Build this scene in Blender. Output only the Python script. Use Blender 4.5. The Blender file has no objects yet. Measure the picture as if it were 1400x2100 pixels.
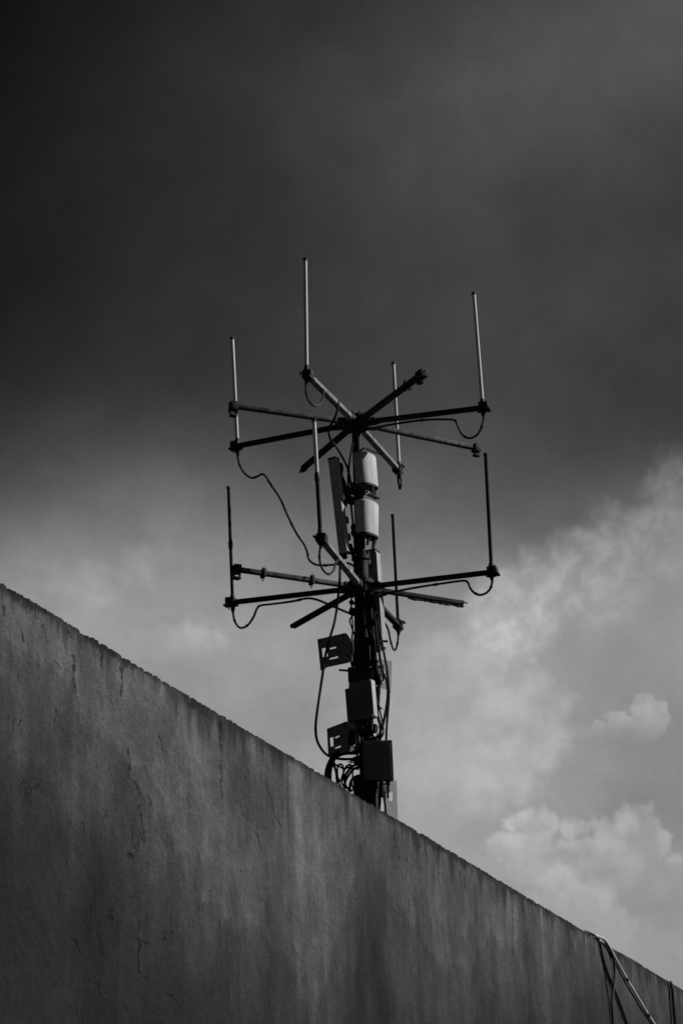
import bpy, bmesh, math, random
from math import sin, cos, radians, pi, sqrt, atan2, hypot
from mathutils import Vector, Matrix, noise
from mathutils.geometry import tessellate_polygon

random.seed(7)
SC = bpy.context.scene
COL = SC.collection

# ------------------------------------------------------------------ camera
PITCH, ROLL, FPX = radians(19.6), radians(1.6), 4320.0
EYE = Vector((0, 0, 1.6))
F = Vector((0, cos(PITCH), sin(PITCH)))
_R0, _U0 = Vector((1, 0, 0)), Vector((0, -sin(PITCH), cos(PITCH)))
R = _R0 * cos(ROLL) - _U0 * sin(ROLL)
U = _U0 * cos(ROLL) + _R0 * sin(ROLL)
cam_d = bpy.data.cameras.new('camera')
cam_d.sensor_fit = 'VERTICAL'
cam_d.sensor_height = 36.0
cam_d.lens = FPX / 2100 * 36.0
cam_d.clip_end = 5000
cam = bpy.data.objects.new('camera', cam_d)
COL.objects.link(cam)
cam.matrix_world = Matrix(((R.x, U.x, -F.x, EYE.x), (R.y, U.y, -F.y, EYE.y), (R.z, U.z, -F.z, EYE.z), (0, 0, 0, 1)))
SC.camera = cam


def sight(px, py):
    return F * FPX + R * (px - 700) - U * (py - 1050)


def at(px, py, Y):                 # survey point on the sight line at ground distance Y
    d = sight(px, py)
    return EYE + d * (Y / d.y)


def at_z(px, py, z):               # survey point at height z
    d = sight(px, py)
    return EYE + d * ((z - EYE.z) / d.z)


def at_plane(px, py, P, n):
    d = sight(px, py)
    return EYE + d * ((P - EYE).dot(n) / d.dot(n))


# ------------------------------------------------------------------ node helpers
class S:
    """wraps a float socket so that node maths can be written as expressions"""
    nt = None

    def __init__(s, sock): s.k = sock

    @staticmethod
    def m(op, *a, clamp=False):
        n = S.nt.nodes.new('ShaderNodeMath'); n.operation = op; n.use_clamp = clamp
        for i, v in enumerate(a):
            if isinstance(v, S): S.nt.links.new(v.k, n.inputs[i])
            else: n.inputs[i].default_value = v
        return S(n.outputs[0])

    def __add__(s, o): return S.m('ADD', s, o)
    def __radd__(s, o): return S.m('ADD', o, s)
    def __sub__(s, o): return S.m('SUBTRACT', s, o)
    def __rsub__(s, o): return S.m('SUBTRACT', o, s)
    def __mul__(s, o): return S.m('MULTIPLY', s, o)
    def __rmul__(s, o): return S.m('MULTIPLY', o, s)
    def __truediv__(s, o): return S.m('DIVIDE', s, o)
    def __pow__(s, o): return S.m('POWER', s, o)


def mx(a, b): return S.m('MAXIMUM', a, b)
def mn(a, b): return S.m('MINIMUM', a, b)


def sstep(v, a, b, lo=0.0, hi=1.0):
    n = S.nt.nodes.new('ShaderNodeMapRange'); n.interpolation_type = 'SMOOTHSTEP'
    S.nt.links.new(v.k, n.inputs['Value'])
    for nm, x in (('From Min', a), ('From Max', b), ('To Min', lo), ('To Max', hi)):
        if isinstance(x, S): S.nt.links.new(x.k, n.inputs[nm])
        else: n.inputs[nm].default_value = x
    return S(n.outputs['Result'])


def mixf(a, b, t):
    n = S.nt.nodes.new('ShaderNodeMix'); n.data_type = 'FLOAT'
    for i, v in ((2, a), (3, b), (0, t)):
        if isinstance(v, S): S.nt.links.new(v.k, n.inputs[i])
        else: n.inputs[i].default_value = v
    return S(n.outputs[0])


def xyz(x, y, z=0.0):
    n = S.nt.nodes.new('ShaderNodeCombineXYZ')
    for i, v in enumerate((x, y, z)):
        if isinstance(v, S): S.nt.links.new(v.k, n.inputs[i])
        else: n.inputs[i].default_value = v
    return n.outputs[0]


def fbm(vec, scale, detail=4.0, rough=0.55, dist=0.0):
    n = S.nt.nodes.new('ShaderNodeTexNoise')
    n.inputs['Scale'].default_value = scale; n.inputs['Detail'].default_value = detail
    n.inputs['Roughness'].default_value = rough; n.inputs['Distortion'].default_value = dist
    S.nt.links.new(vec, n.inputs['Vector'])
    return S(n.outputs[0])


def voro(vec, scale, feature='F1', rnd=1.0):
    n = S.nt.nodes.new('ShaderNodeTexVoronoi'); n.feature = feature
    n.inputs['Scale'].default_value = scale; n.inputs['Randomness'].default_value = rnd
    S.nt.links.new(vec, n.inputs['Vector'])
    return S(n.outputs['Distance'])


def vdist(vec, c):
    n = S.nt.nodes.new('ShaderNodeVectorMath'); n.operation = 'DISTANCE'
    S.nt.links.new(vec, n.inputs[0]); n.inputs[1].default_value = c
    return S(n.outputs['Value'])


def objxyz():
    t = S.nt.nodes.new('ShaderNodeTexCoord'); s = S.nt.nodes.new('ShaderNodeSeparateXYZ')
    S.nt.links.new(t.outputs['Object'], s.inputs[0])
    return t.outputs['Object'], S(s.outputs[0]), S(s.outputs[1]), S(s.outputs[2])


def new_mat(name):
    m = bpy.data.materials.new(name); m.use_nodes = True
    S.nt = m.node_tree
    return m, m.node_tree.nodes['Principled BSDF']


def gray_to(sock, v):
    c = S.nt.nodes.new('ShaderNodeCombineColor')
    for i in range(3): S.nt.links.new(v.k, c.inputs[i])
    S.nt.links.new(c.outputs[0], sock)


def bump_to(b, h, strength, dist):
    n = S.nt.nodes.new('ShaderNodeBump'); n.inputs['Strength'].default_value = strength
    n.inputs['Distance'].default_value = dist
    S.nt.links.new(h.k, n.inputs['Height']); S.nt.links.new(n.outputs[0], b.inputs['Normal'])


def worn(name, lo, hi, rough=0.6, metal=0.0, scale=9.0, bump=0.25, spec=0.35, drips=0.0):
    """weathered grey surface: blotches, faint vertical runs, fine roughness"""
    m, b = new_mat(name)
    v, x, y, z = objxyz()
    n1 = fbm(v, scale, 5, 0.6)
    n2 = fbm(v, scale * 6, 3, 0.6)
    n3 = fbm(xyz(x * 30.0, y * 30.0, z * 2.0), 1.0, 3)
    t = n1 * 0.55 + n2 * 0.2 + n3 * 0.25
    val = sstep(t, 0.36, 0.64, lo, hi)
    if drips:
        val = val * sstep(n3, 0.38, 0.55, 1.0 - drips, 1.0)
    gray_to(b.inputs['Base Color'], val)
    b.inputs['Metallic'].default_value = metal
    S.nt.links.new(sstep(n2, 0.3, 0.7, rough - 0.1, rough + 0.12).k, b.inputs['Roughness'])
    b.inputs['Specular IOR Level'].default_value = spec
    bump_to(b, n2 + n1, bump, 0.003)
    return m


M_STEEL = worn('galvanised_steel', 0.18, 0.38, 0.6, 0.0, 7, 0.4, 0.2, 0.25)
M_HALFLIT = worn('half_lit_arm_steel', 0.05, 0.16, 0.65, 0.0, 9, 0.4, 0.15, 0.35)  # arm steel with a half-lit tone painted in
M_SHADED = worn('shaded_arm_steel', 0.018, 0.05, 0.75, 0.0, 9, 0.5, 0.12)  # arm steel with shade painted in, for bars turned from the sun
M_POLE = worn('dark_pole_paint', 0.02, 0.045, 0.6, 0.0, 8, 0.3, 0.2)
M_IRON = worn('black_clamp_iron', 0.018, 0.05, 0.6, 0.0, 20, 0.4, 0.2)
M_RUBBER = worn('black_cable_rubber', 0.012, 0.022, 0.55, 0.0, 14, 0.1, 0.2)
M_WHIP = worn('pale_fibreglass', 0.72, 0.86, 0.45, 0.0, 10, 0.05, 0.3, 0.12)
M_WHIPD = worn('dark_fibreglass', 0.014, 0.03, 0.7, 0.0, 12, 0.05, 0.1)
M_RADOME = worn('white_radome_plastic', 0.50, 0.68, 0.75, 0.0, 6, 0.08, 0.1, 0.2)
M_PANEL = worn('grey_panel_plastic', 0.36, 0.5, 0.5, 0.0, 6, 0.08, 0.3, 0.1)
M_RADIO = worn('dark_radio_casing', 0.14, 0.2, 0.55, 0.0, 8, 0.12, 0.25)
M_LITSIDE = worn('sunlit_side_tone', 0.45, 0.6, 0.5, 0.0, 8, 0.1, 0.3)  # sunlight put into the colour: paler than the casing it belongs to
M_PLATE = worn('grey_plate_paint', 0.2, 0.28, 0.6, 0.0, 9, 0.15, 0.2)
M_PALE = worn('pale_plate_paint', 0.24, 0.30, 0.7, 0.0, 9, 0.1, 0.15)
M_PVC = worn('white_pvc', 0.6, 0.78, 0.4, 0.0, 7, 0.04, 0.35, 0.1)


# ------------------------------------------------------------------ mesh builder
ORG = {}


class MB:
    def __init__(s): s.b = bmesh.new()

    def box(s, c, size, mat=None, bevel=0.0):
        M = (mat or Matrix.Identity(3)).to_4x4()
        M.translation = c
        t = bmesh.new()
        bmesh.ops.create_cube(t, size=1.0)
        bmesh.ops.scale(t, vec=size, verts=t.verts)
        if bevel:
            bmesh.ops.bevel(t, geom=t.edges[:], offset=bevel, segments=2, affect='EDGES', profile=0.6)
        bmesh.ops.transform(t, matrix=M, verts=t.verts)
        s._merge(t)
        return s

    def _merge(s, t):
        me = bpy.data.meshes.new('tmp'); t.to_mesh(me); t.free(); s.b.from_mesh(me); bpy.data.meshes.remove(me)

    def tube(s, pts, r, n=8, caps=True):
        """tube through points; r a number or one per point"""
        pts = [Vector(p) for p in pts]
        rs = r if isinstance(r, (list, tuple)) else [r] * len(pts)
        tan = []
        for i in range(len(pts)):
            a, b = pts[max(0, i - 1)], pts[min(len(pts) - 1, i + 1)]
            tan.append((b - a).normalized())
        ref = Vector((0, 0, 1)) if abs(tan[0].z) < 0.9 else Vector((1, 0, 0))
        u = tan[0].cross(ref).normalized()
        rings = []
        for p, t, rr in zip(pts, tan, rs):
            u = (u - t * u.dot(t)).normalized()
            w = t.cross(u)
            rings.append([s.b.verts.new(p + (u * cos(2 * pi * k / n) + w * sin(2 * pi * k / n)) * rr) for k in range(n)])
        for A, B in zip(rings, rings[1:]):
            for k in range(n):
                s.b.faces.new((A[k], A[(k + 1) % n], B[(k + 1) % n], B[k]))
        if caps:
            s.b.faces.new(rings[0][::-1]); s.b.faces.new(rings[-1])
        return s

    def bar(s, a, b, w, h, up=Vector((0, 0, 1)), bevel=0.0):
        """rectangular bar from a to b, w across, h along up"""
        a, b = Vector(a), Vector(b)
        t = (b - a).normalized(); x = t.cross(up).normalized(); z = x.cross(t)
        M = Matrix((x, t, z)).transposed()
        return s.box((a + b) / 2, (w, (b - a).length, h), M, bevel)

    def prism(s, outer, n, th, holes=()):
        """flat plate: outline and holes (3D points on one plane), thickness th along n"""
        loops = [[Vector(p) for p in l] for l in [outer, *holes]]
        tris = tessellate_polygon(loops)
        flat = [p for l in loops for p in l]
        fr = [s.b.verts.new(p) for p in flat]
        bk = [s.b.verts.new(p + n * th) for p in flat]
        for t in tris:
            try: s.b.faces.new([fr[i] for i in t]); s.b.faces.new([bk[i] for i in reversed(t)])
            except ValueError: pass
        o = 0
        for l in loops:
            k = len(l)
            for i in range(k):
                j = (i + 1) % k
                s.b.faces.new((fr[o + i], fr[o + j], bk[o + j], bk[o + i]))
            o += k
        return s

    def extrude_profile(s, prof, M, z0, z1, taper=1.0, cap_in=0.0):
        """closed 2D profile (x, y) raised from z0 to z1, in frame M; the bottom may be recessed"""
        n = len(prof)
        lo = [s.b.verts.new(M @ Vector((x * taper, y * taper, z0))) for x, y in prof]
        hi = [s.b.verts.new(M @ Vector((x, y, z1))) for x, y in prof]
        e = 0.012
        top = [s.b.verts.new(M @ Vector((x * 0.94, y * 0.94, z1 + e))) for x, y in prof]
        for i in range(n):
            j = (i + 1) % n
            s.b.faces.new((lo[i], lo[j], hi[j], hi[i])); s.b.faces.new((hi[i], hi[j], top[j], top[i]))
        s.b.faces.new(top); s.b.faces.new(lo[::-1])
        return s

    def build(s, name, m, parent=None, smooth=0.6, org=None):
        b = s.b
        bmesh.ops.recalc_face_normals(b, faces=b.faces)
        if parent is not None:
            o0 = ORG[parent.name]
        elif org is not None:
            o0 = Vector(org)
        else:
            xs = [v.co for v in b.verts]
            o0 = Vector((sum(v.x for v in xs) / len(xs), sum(v.y for v in xs) / len(xs), min(v.z for v in xs)))
        bmesh.ops.translate(b, vec=-o0, verts=b.verts)
        me = bpy.data.meshes.new(name); b.to_mesh(me); b.free()
        if smooth:
            me.shade_smooth(); me.set_sharp_from_angle(angle=smooth)
        me.materials.append(m)
        o = bpy.data.objects.new(name, me); COL.objects.link(o)
        if parent is not None: o.parent = parent
        else: o.location = o0
        ORG[o.name] = o0
        return o


def tag(o, label=None, cat=None, group=None, kind=None):
    for k, v in (('label', label), ('category', cat), ('group', group), ('kind', kind)):
        if v: o[k] = v
    return o


def thing(name, loc, label, cat, group=None):
    o = bpy.data.objects.new(name, None); COL.objects.link(o)
    o.empty_display_size = 0.1
    o.location = loc; ORG[o.name] = Vector(loc)
    return tag(o, label, cat, group)


def spline(P, k=8):
    P = [Vector(p) for p in P]
    Q = [P[0] * 2 - P[1]] + P + [P[-1] * 2 - P[-2]]
    out = []
    for i in range(1, len(Q) - 2):
        a, b, c, d = Q[i - 1:i + 3]
        for j in range(k):
            t = j / k
            out.append(0.5 * ((2 * b) + (c - a) * t + (2 * a - 5 * b + 4 * c - d) * t * t + (3 * b - a - 3 * c + d) * t ** 3))
    out.append(P[-1])
    return out


def az_dir(az): return Vector((sin(radians(az)), cos(radians(az)), 0))


def frame(az, lean=0.0, nod=0.0):
    """3x3 frame whose local -Y looks along compass bearing az; lean tips the top sideways"""
    return Matrix.Rotation(radians(lean), 3, 'Y') @ Matrix.Rotation(radians(180 - az), 3, 'Z') @ Matrix.Rotation(radians(nod), 3, 'X')


# ------------------------------------------------------------------ ground and wall
g = MB(); g.box((0, 0, -0.1), (3000, 3000, 0.2))
m, b = new_mat('dark_asphalt')
v, x, y, z = objxyz()
gray_to(b.inputs['Base Color'], sstep(fbm(v, 0.6, 6), 0.3, 0.7, 0.014, 0.024))
b.inputs['Roughness'].default_value = 0.9
bump_to(b, fbm(v, 60, 4), 0.4, 0.01)
tag(g.build('ground', m, smooth=0, org=(0, 0, 0)), kind='structure')

ZT = 4.4
WA, WB = at_z(0, 1193, ZT), at_z(1400, 2030, ZT)
WD = (WB - WA); WD.z = 0; WD.normalize()
WN = Vector((WD.y, -WD.x, 0))                    # out of the wall, towards the street


def at_wall(px, py, off=0.0): return at_plane(px, py, WA + WN * off, WN)


def wall_mesh():
    bm = bmesh.new()
    ss = [-14 + 0.5 * i for i in range(27)]
    s = -0.5
    while s < 17: ss.append(s); s += 0.013
    ss += [17 + 0.75 * i for i in range(38)]
    prev = None
    for s in ss:
        n = lambda f, o=0.0: noise.noise(Vector((s * f, o, 3.1)))
        zt = ZT + 0.010 * n(0.9) + 0.005 * n(4.3, 1) + 0.005 * n(14, 2) + 0.0045 * n(33, 3) + 0.003 * n(71, 7)
        chip = max(0.0, n(6.5, 4) - 0.3) * 0.03 + max(0.0, n(19, 5) - 0.25) * 0.04 + max(0.0, n(43, 8) - 0.2) * 0.03
        zf = zt - chip
        yin = 0.006 + chip * 0.8 + 0.004 * (n(21, 6) + 1)
        col = []
        for zz in (0.0, 1.4, 2.3, 2.9, 3.3, 3.6, 3.85, 4.05, 4.2, 4.29, 4.34, 4.372):
            w = 0.006 * noise.noise(Vector((s * 0.9, zz * 0.9, 0))) + 0.003 * noise.noise(Vector((s * 3.5, zz * 2.0, 5)))
            col.append(bm.verts.new((s, w, zz if zz < 4.36 else zf - 0.022)))
        col.append(bm.verts.new((s, yin * 0.5, zf)))
        col.append(bm.verts.new((s, 0.02 + yin, zt + 0.002)))
        col.append(bm.verts.new((s, 0.23, zt + 0.004)))
        col.append(bm.verts.new((s, 0.25, zt - 0.015)))
        col.append(bm.verts.new((s, 0.25, 0.0)))
        if prev:
            for i in range(len(col) - 1):
                bm.faces.new((prev[i], col[i], col[i + 1], prev[i + 1]))
        else: first = col
        prev = col
    bm.faces.new(first); bm.faces.new(prev[::-1])
    bmesh.ops.recalc_face_normals(bm, faces=bm.faces)
    me = bpy.data.meshes.new('concrete_wall'); bm.to_mesh(me); bm.free()
    me.shade_smooth(); me.set_sharp_from_angle(angle=0.7)
    return me


# old breaks and water runs in the render: (along the wall, height) in metres, half width
CRACK = [
    ([(1.34, 3.952), (1.36, 3.825), (1.45, 3.785), (1.47, 3.748)], 0.0009),
    ([(1.57, 3.783), (1.63, 3.698)], 0.0009),
    ([(1.48, 3.707), (1.53, 3.538)], 0.0009),
    ([(1.7, 4.105), (1.75, 4.047), (1.8, 4.033)], 0.0009),
    ([(1.52, 4.245), (1.61, 4.221)], 0.0009),
    ([(3.3, 4.084), (3.34, 4.027), (3.45, 3.944)], 0.0009),
    ([(3.03, 3.855), (3.13, 3.757)], 0.0009),
    ([(1.48, 3.134), (1.48, 2.907), (1.57, 2.9)], 0.0009),
    ([(0.91, 3.053), (0.97, 3.033)], 0.0009),
    ([(1.04, 3.02), (1.08, 2.948)], 0.0009),
    ([(0.81, 2.986), (0.84, 2.93), (0.86, 2.922)], 0.0009),
    ([(0.22, 4.236), (0.23, 4.195)], 0.0009),
    ([(0.66, 4.361), (0.7, 4.342)], 0.0009),
    ([(0.53, 4.182), (0.61, 4.165)], 0.0009),
    ([(0.73, 4.256), (0.76, 4.091)], 0.0009),
    ([(1.02, 4.392), (1.03, 4.287)], 0.0009),
    ([(2.53, 4.387), (2.54, 3.931)], 0.0016),
    ([(1.26, 4.333), (1.27, 4.188)], 0.0009),
    ([(1.16, 3.158), (1.15, 3.112)], 0.0035),
    ([(1.43, 3.065), (1.6, 3.057)], 0.0009),
    ([(1.83, 2.853), (1.98, 2.798)], 0.0009),
    ([(0.04, 4.308), (0.05, 4.262)], 0.0009),
    ([(2.31, 4.411), (2.35, 4.339)], 0.0009),
    ([(5.61, 4.448), (5.66, 4.193)], 0.0009),
    ([(8.75, 4.358), (8.71, 3.85)], 0.0018),
]


def wall_material():
    m, b = new_mat('stained_concrete')
    v, s, y, z = objxyz()
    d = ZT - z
    # broad unevenness of the render and slow water marks
    big = fbm(xyz(s * 0.55, 0.0, z * 0.6), 1.0, 4, 0.55)
    med = fbm(xyz(s * 1.7, 4.0, z * 1.2), 1.0, 5, 0.6, 0.6)
    run = fbm(xyz(s * 2.6, 9.0, z * 0.22), 1.0, 5, 0.62)
    run2 = fbm(xyz(s * 9.0, 2.0, z * 0.45), 1.0, 4, 0.6)
    fine = fbm(v, 26.0, 5, 0.65)
    grit = fbm(v, 95.0, 3, 0.6)
    lump = fbm(xyz(s * 8.0, 5.0, z * 5.5), 1.0, 4, 0.6)
    # lime-bleached tongues hanging from the top to uneven depths, darker with distance below them
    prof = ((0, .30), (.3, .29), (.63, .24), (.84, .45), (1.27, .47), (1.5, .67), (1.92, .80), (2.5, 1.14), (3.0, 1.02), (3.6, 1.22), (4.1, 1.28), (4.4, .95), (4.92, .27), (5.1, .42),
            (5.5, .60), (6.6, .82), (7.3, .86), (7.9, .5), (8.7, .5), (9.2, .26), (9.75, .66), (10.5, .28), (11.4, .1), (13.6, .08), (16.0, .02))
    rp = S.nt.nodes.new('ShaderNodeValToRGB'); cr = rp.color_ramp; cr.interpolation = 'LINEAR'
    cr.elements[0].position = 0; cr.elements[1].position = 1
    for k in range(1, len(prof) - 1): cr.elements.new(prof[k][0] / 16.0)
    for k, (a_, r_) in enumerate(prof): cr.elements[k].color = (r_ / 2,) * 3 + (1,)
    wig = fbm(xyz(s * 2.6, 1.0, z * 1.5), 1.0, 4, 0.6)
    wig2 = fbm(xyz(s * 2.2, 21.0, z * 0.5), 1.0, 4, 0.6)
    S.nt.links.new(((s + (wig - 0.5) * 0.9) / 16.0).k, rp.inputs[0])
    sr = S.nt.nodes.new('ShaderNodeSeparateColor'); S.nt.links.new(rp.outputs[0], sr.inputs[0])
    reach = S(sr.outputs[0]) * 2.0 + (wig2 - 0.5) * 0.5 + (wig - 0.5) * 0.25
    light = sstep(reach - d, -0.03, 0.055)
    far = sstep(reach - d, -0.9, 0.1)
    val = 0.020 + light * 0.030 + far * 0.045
    # damp patches with a firm edge
    dp = fbm(xyz(s * 1.25, 33.0, z * 0.62), 1.0, 4, 0.5, 0.4)
    val = val * sstep(dp, 0.515, 0.545, 1.0, 0.78) * sstep(dp, 0.40, 0.43, 1.14, 1.0)
    val = val * sstep(big, 0.3, 0.7, 0.80, 1.18)
    val = val * sstep(med, 0.32, 0.68, 0.86, 1.14)
    val = val * sstep(run, 0.34, 0.66, 0.86, 1.13)
    val = val * sstep(run2, 0.32, 0.68, 0.93, 1.06)
    blot = fbm(xyz(s * 2.6, 64.0, z * 2.1), 1.0, 7, 0.68, 0.5)
    val = val * sstep(blot, 0.36, 0.64, 0.78, 1.20) * sstep(lump, 0.34, 0.66, 0.90, 1.10)
    val = val * sstep(fine, 0.3, 0.7, 0.86, 1.14) * sstep(grit, 0.3, 0.7, 0.76, 1.24)
    # pale lime drips that start at the top and thin out
    pd = fbm(xyz(s * 5.2, 83.0, z * 0.10), 1.0, 3, 0.5)
    pl = sstep(pd, 0.56, 0.66) * sstep(d, 0.25, 1.2, 1.0, 0.0) * sstep(fbm(xyz(s * 1.0, 88.0, z * 0.5), 1.0, 3), 0.42, 0.58)
    val = val * (1.0 + pl * 0.30)
    # black mould along the coping, with drips of uneven length
    drip = fbm(xyz(s * 3.2, 31.0, z * 0.1), 1.0, 5, 0.7)
    dl = sstep(drip, 0.44, 0.70, 0.03, 0.46)
    mould = sstep(d, dl * 0.1, dl + 0.03, 1.0, 0.0) * sstep(fine, 0.25, 0.55, 0.6, 1.0)
    val = val * (1.0 - mould * 0.74)
    crust = sstep(d - sstep(fbm(xyz(s * 2.1, 77.0, z * 2.0), 1.0, 6, 0.7), 0.42, 0.66, -0.01, 0.06), -0.01, 0.03, 1.0, 0.0) * sstep(fbm(v, 14.0, 5, 0.7), 0.32, 0.58, 0.25, 1.0)
    val = val * (1.0 - crust * 0.85)
    # narrow black water runs
    nr = fbm(xyz(s * 6.0, 47.0, z * 0.12), 1.0, 3, 0.5)
    line = sstep(S.m('ABSOLUTE', nr - 0.5), 0.0, 0.010, 1.0, 0.0)
    lsel = sstep(fbm(xyz(s * 0.9, 51.0, z * 0.35), 1.0, 3), 0.54, 0.64)
    lfade = sstep(d, 0.1, 1.1, 1.0, 0.0)
    val = val * (1.0 - line * lsel * lfade * 0.5)
    # cracks in the render: short, mostly upright, in clusters
    l1 = fbm(xyz(s * 2.3, 3.0, z * 0.8), 1.0, 5, 0.62, 0.3)
    l2 = fbm(xyz(s * 4.6, 8.0, z * 1.7), 1.0, 5, 0.62, 0.5)
    k1 = sstep(fbm(xyz(s * 1.5, 60.0, z * 1.6), 1.0, 4, 0.6), 0.57, 0.62)
    k2 = sstep(fbm(xyz(s * 1.3, 71.0, z * 1.3), 1.0, 5, 0.65), 0.55, 0.62)
    zone = sstep(fbm(xyz(s * 0.45, 90.0, z * 0.4), 1.0, 2), 0.40, 0.55)
    c1 = sstep(S.m('ABSOLUTE', l1 - 0.5), 0.002, 0.007, 1.0, 0.0) * k1
    c2 = sstep(S.m('ABSOLUTE', l2 - 0.47), 0.004, 0.012, 1.0, 0.0) * k2 * 0.8
    crack = mx(c1, c2) * zone * 0.55
    # the larger breaks, each one where it is on this wall
    jx = fbm(v, 14.0, 5, 0.65); jz = fbm(xyz(s + 7.0, y, z), 14.0, 5, 0.65)
    pc = xyz(s * 0.34 + (jx - 0.5) * 0.05, z + (jz - 0.5) * 0.06)
    best = None
    for L, hw in CRACK:
        for (s0, z0), (s1, z1) in zip(L, L[1:]):
            a_ = Vector((s0 * 0.34, z0, 0)); ba = Vector((s1 * 0.34, z1, 0)) - a_
            n1 = S.nt.nodes.new('ShaderNodeVectorMath'); n1.operation = 'SUBTRACT'; S.nt.links.new(pc, n1.inputs[0]); n1.inputs[1].default_value = a_
            n2 = S.nt.nodes.new('ShaderNodeVectorMath'); n2.operation = 'DOT_PRODUCT'; S.nt.links.new(n1.outputs[0], n2.inputs[0]); n2.inputs[1].default_value = ba / ba.length_squared
            t_ = S.m('ADD', S(n2.outputs['Value']), 0.0, clamp=True)
            n3 = S.nt.nodes.new('ShaderNodeVectorMath'); n3.operation = 'MULTIPLY_ADD'
            n4 = xyz(t_, t_, t_)
            S.nt.links.new(n4, n3.inputs[0]); n3.inputs[1].default_value = ba; n3.inputs[2].default_value = a_
            n5 = S.nt.nodes.new('ShaderNodeVectorMath'); n5.operation = 'DISTANCE'
            S.nt.links.new(pc, n5.inputs[0]); S.nt.links.new(n3.outputs[0], n5.inputs[1])
            q_ = S(n5.outputs['Value']) - hw
            best = q_ if best is None else mn(best, q_)
    brk = sstep(best + (fine - 0.5) * 0.008, -0.0005, 0.0026, 1.0, 0.0)
    hole = sstep(vdist(pc, (1.36 * 0.34, 3.439, 0)), 0.006, 0.014, 1.0, 0.0)
    crack = mx(crack, mx(brk * 0.66, hole * 0.75))
    # pits and blown patches
    pv = xyz(s * 1.0, 0.0, z * 0.75)
    pit = sstep(voro(pv, 9.0), 0.05, 0.10, 1.0, 0.0) * sstep(fbm(v, 3.0, 3), 0.55, 0.66)
    val = val * (1.0 - mx(crack, pit * 0.7) * 0.66)
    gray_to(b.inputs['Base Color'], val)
    b.inputs['Roughness'].default_value = 0.88
    b.inputs['Specular IOR Level'].default_value = 0.2
    h = med * 0.5 + lump * 0.6 + blot * 0.35 + sstep(dp, 0.515, 0.53) * 0.12 + fine * 0.25 + grit * 0.10 + run2 * 0.12 - crack * 0.8 - pit * 0.8
    bump_to(b, h, 1.0, 0.03)
    return m


wall = bpy.data.objects.new('concrete_wall', wall_mesh()); COL.objects.link(wall)
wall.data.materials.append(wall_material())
wall.location = (WA.x, WA.y, 0)
wall.rotation_euler = (0, 0, atan2(WD.y, WD.x))
tag(wall, 'tall stained and cracked concrete wall running away to the right in front of the mast', 'wall')

# ------------------------------------------------------------------ the mast
YM = 14.5
HU = at(732, 868, YM); HL = at(741, 1205, YM)
XM = HL.x
HU = Vector((XM, YM, HU.z)); HL = Vector((XM, YM, HL.z))
mast = thing('antenna_mast', (XM, YM, 0), 'dark steel mast with two stars of bare horizontal arms behind the wall', 'mast')
AX = lambda z, dx=0, dy=0: Vector((XM + dx, YM + dy, z))
MB().tube([AX(0.02), AX(6.42)], 0.054, 20).build('pole', M_POLE, mast)
MB().tube([AX(6.30), AX(HU.z + 0.035)], 0.037, 18).build('pole', M_POLE, mast)
MB().tube([AX(6.39), AX(6.45)], 0.066, 20).build('collar', M_IRON, mast)
q = MB(); q.box(AX(0.012), (0.5, 0.5, 0.024), None, 0.004)
for k in range(4):
    q.bar(AX(0.03) + az_dir(k * 90 + 45) * 0.055, AX(0.03) + az_dir(k * 90 + 45) * 0.2, 0.012, 0.01)
q.build('base_plate', M_IRON, mast)


UPZ = Vector((0, 0, 1))


def hub(H, r, angs):
    h = MB()
    h.tube([H + Vector((0, 0, -0.05)), H + Vector((0, 0, -0.022))], r, 16)
    h.tube([H + Vector((0, 0, 0.024)), H + Vector((0, 0, 0.05))], r, 16)
    for az_ in angs:
        d_ = az_dir(az_)
        h.bar(H + d_ * 0.03, H + d_ * 0.15, 0.058, 0.045, UPZ, 0.004)
    hb = h.build('hub', M_IRON, mast)
    bt = MB()
    for k in range(8):
        c = H + az_dir(k * 45 + 22) * (r * 0.8)
        bt.tube([c + Vector((0, 0, -0.07)), c + Vector((0, 0, 0.075))], 0.008, 6)
    bt.build('bolt_ring', M_IRON, hb)


TH, TV = 0.047, 0.029


def arm(H, px, py, mat, ext=0.0, r0=0.05):
    E_ = at_z(px, py, H.z); t = (E_ - H); t.z = 0; L = t.length; t.normalize()
    a, e = H + t * r0, H + t * (L + ext)
    m_ = MB(); m_.bar(a, e, TH, TV, bevel=0.003)
    # weld seam plate at the hub end
    m_.bar(a + Vector((0, 0, -TV * 0.62)), a + t * 0.12 + Vector((0, 0, -TV * 0.62)), TH * 0.8, 0.008)
    o = m_.build('arm', mat, mast)
    return o, e, t


ARM_MAT = dict(cn=M_STEEL, cf=M_STEEL, dl=M_HALFLIT, dr=M_HALFLIT, al=M_SHADED, ar=M_SHADED, bn=M_SHADED, bf=M_SHADED)  # lit, half-lit and shaded tones of the arm steel, painted per bar
UP = {k: arm(HU, *p, ARM_MAT[k]) for k, p in dict(cn=(628, 767), dl=(473, 832), al=(475, 917), bf=(622, 960), cf=(817, 965), dr=(980, 920), ar=(1001, 835), bn=(868, 765)).items()}
LO = {k: arm(HL, *p, M_SHADED if k in ('dr', 'cf') else ARM_MAT[k]) for k, p in dict(cn=(657, 1103), dl=(480, 1167), al=(464, 1237), bf=(600, 1285), cf=(818, 1285), dr=(948, 1237), ar=(1019, 1172)).items()}
def _bearing(a): return math.degrees(atan2(a[2].x, a[2].y))


hub(HU, 0.085, [_bearing(a) for a in UP.values()]); hub(HL, 0.09, [_bearing(a) for a in LO.values()])


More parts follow.
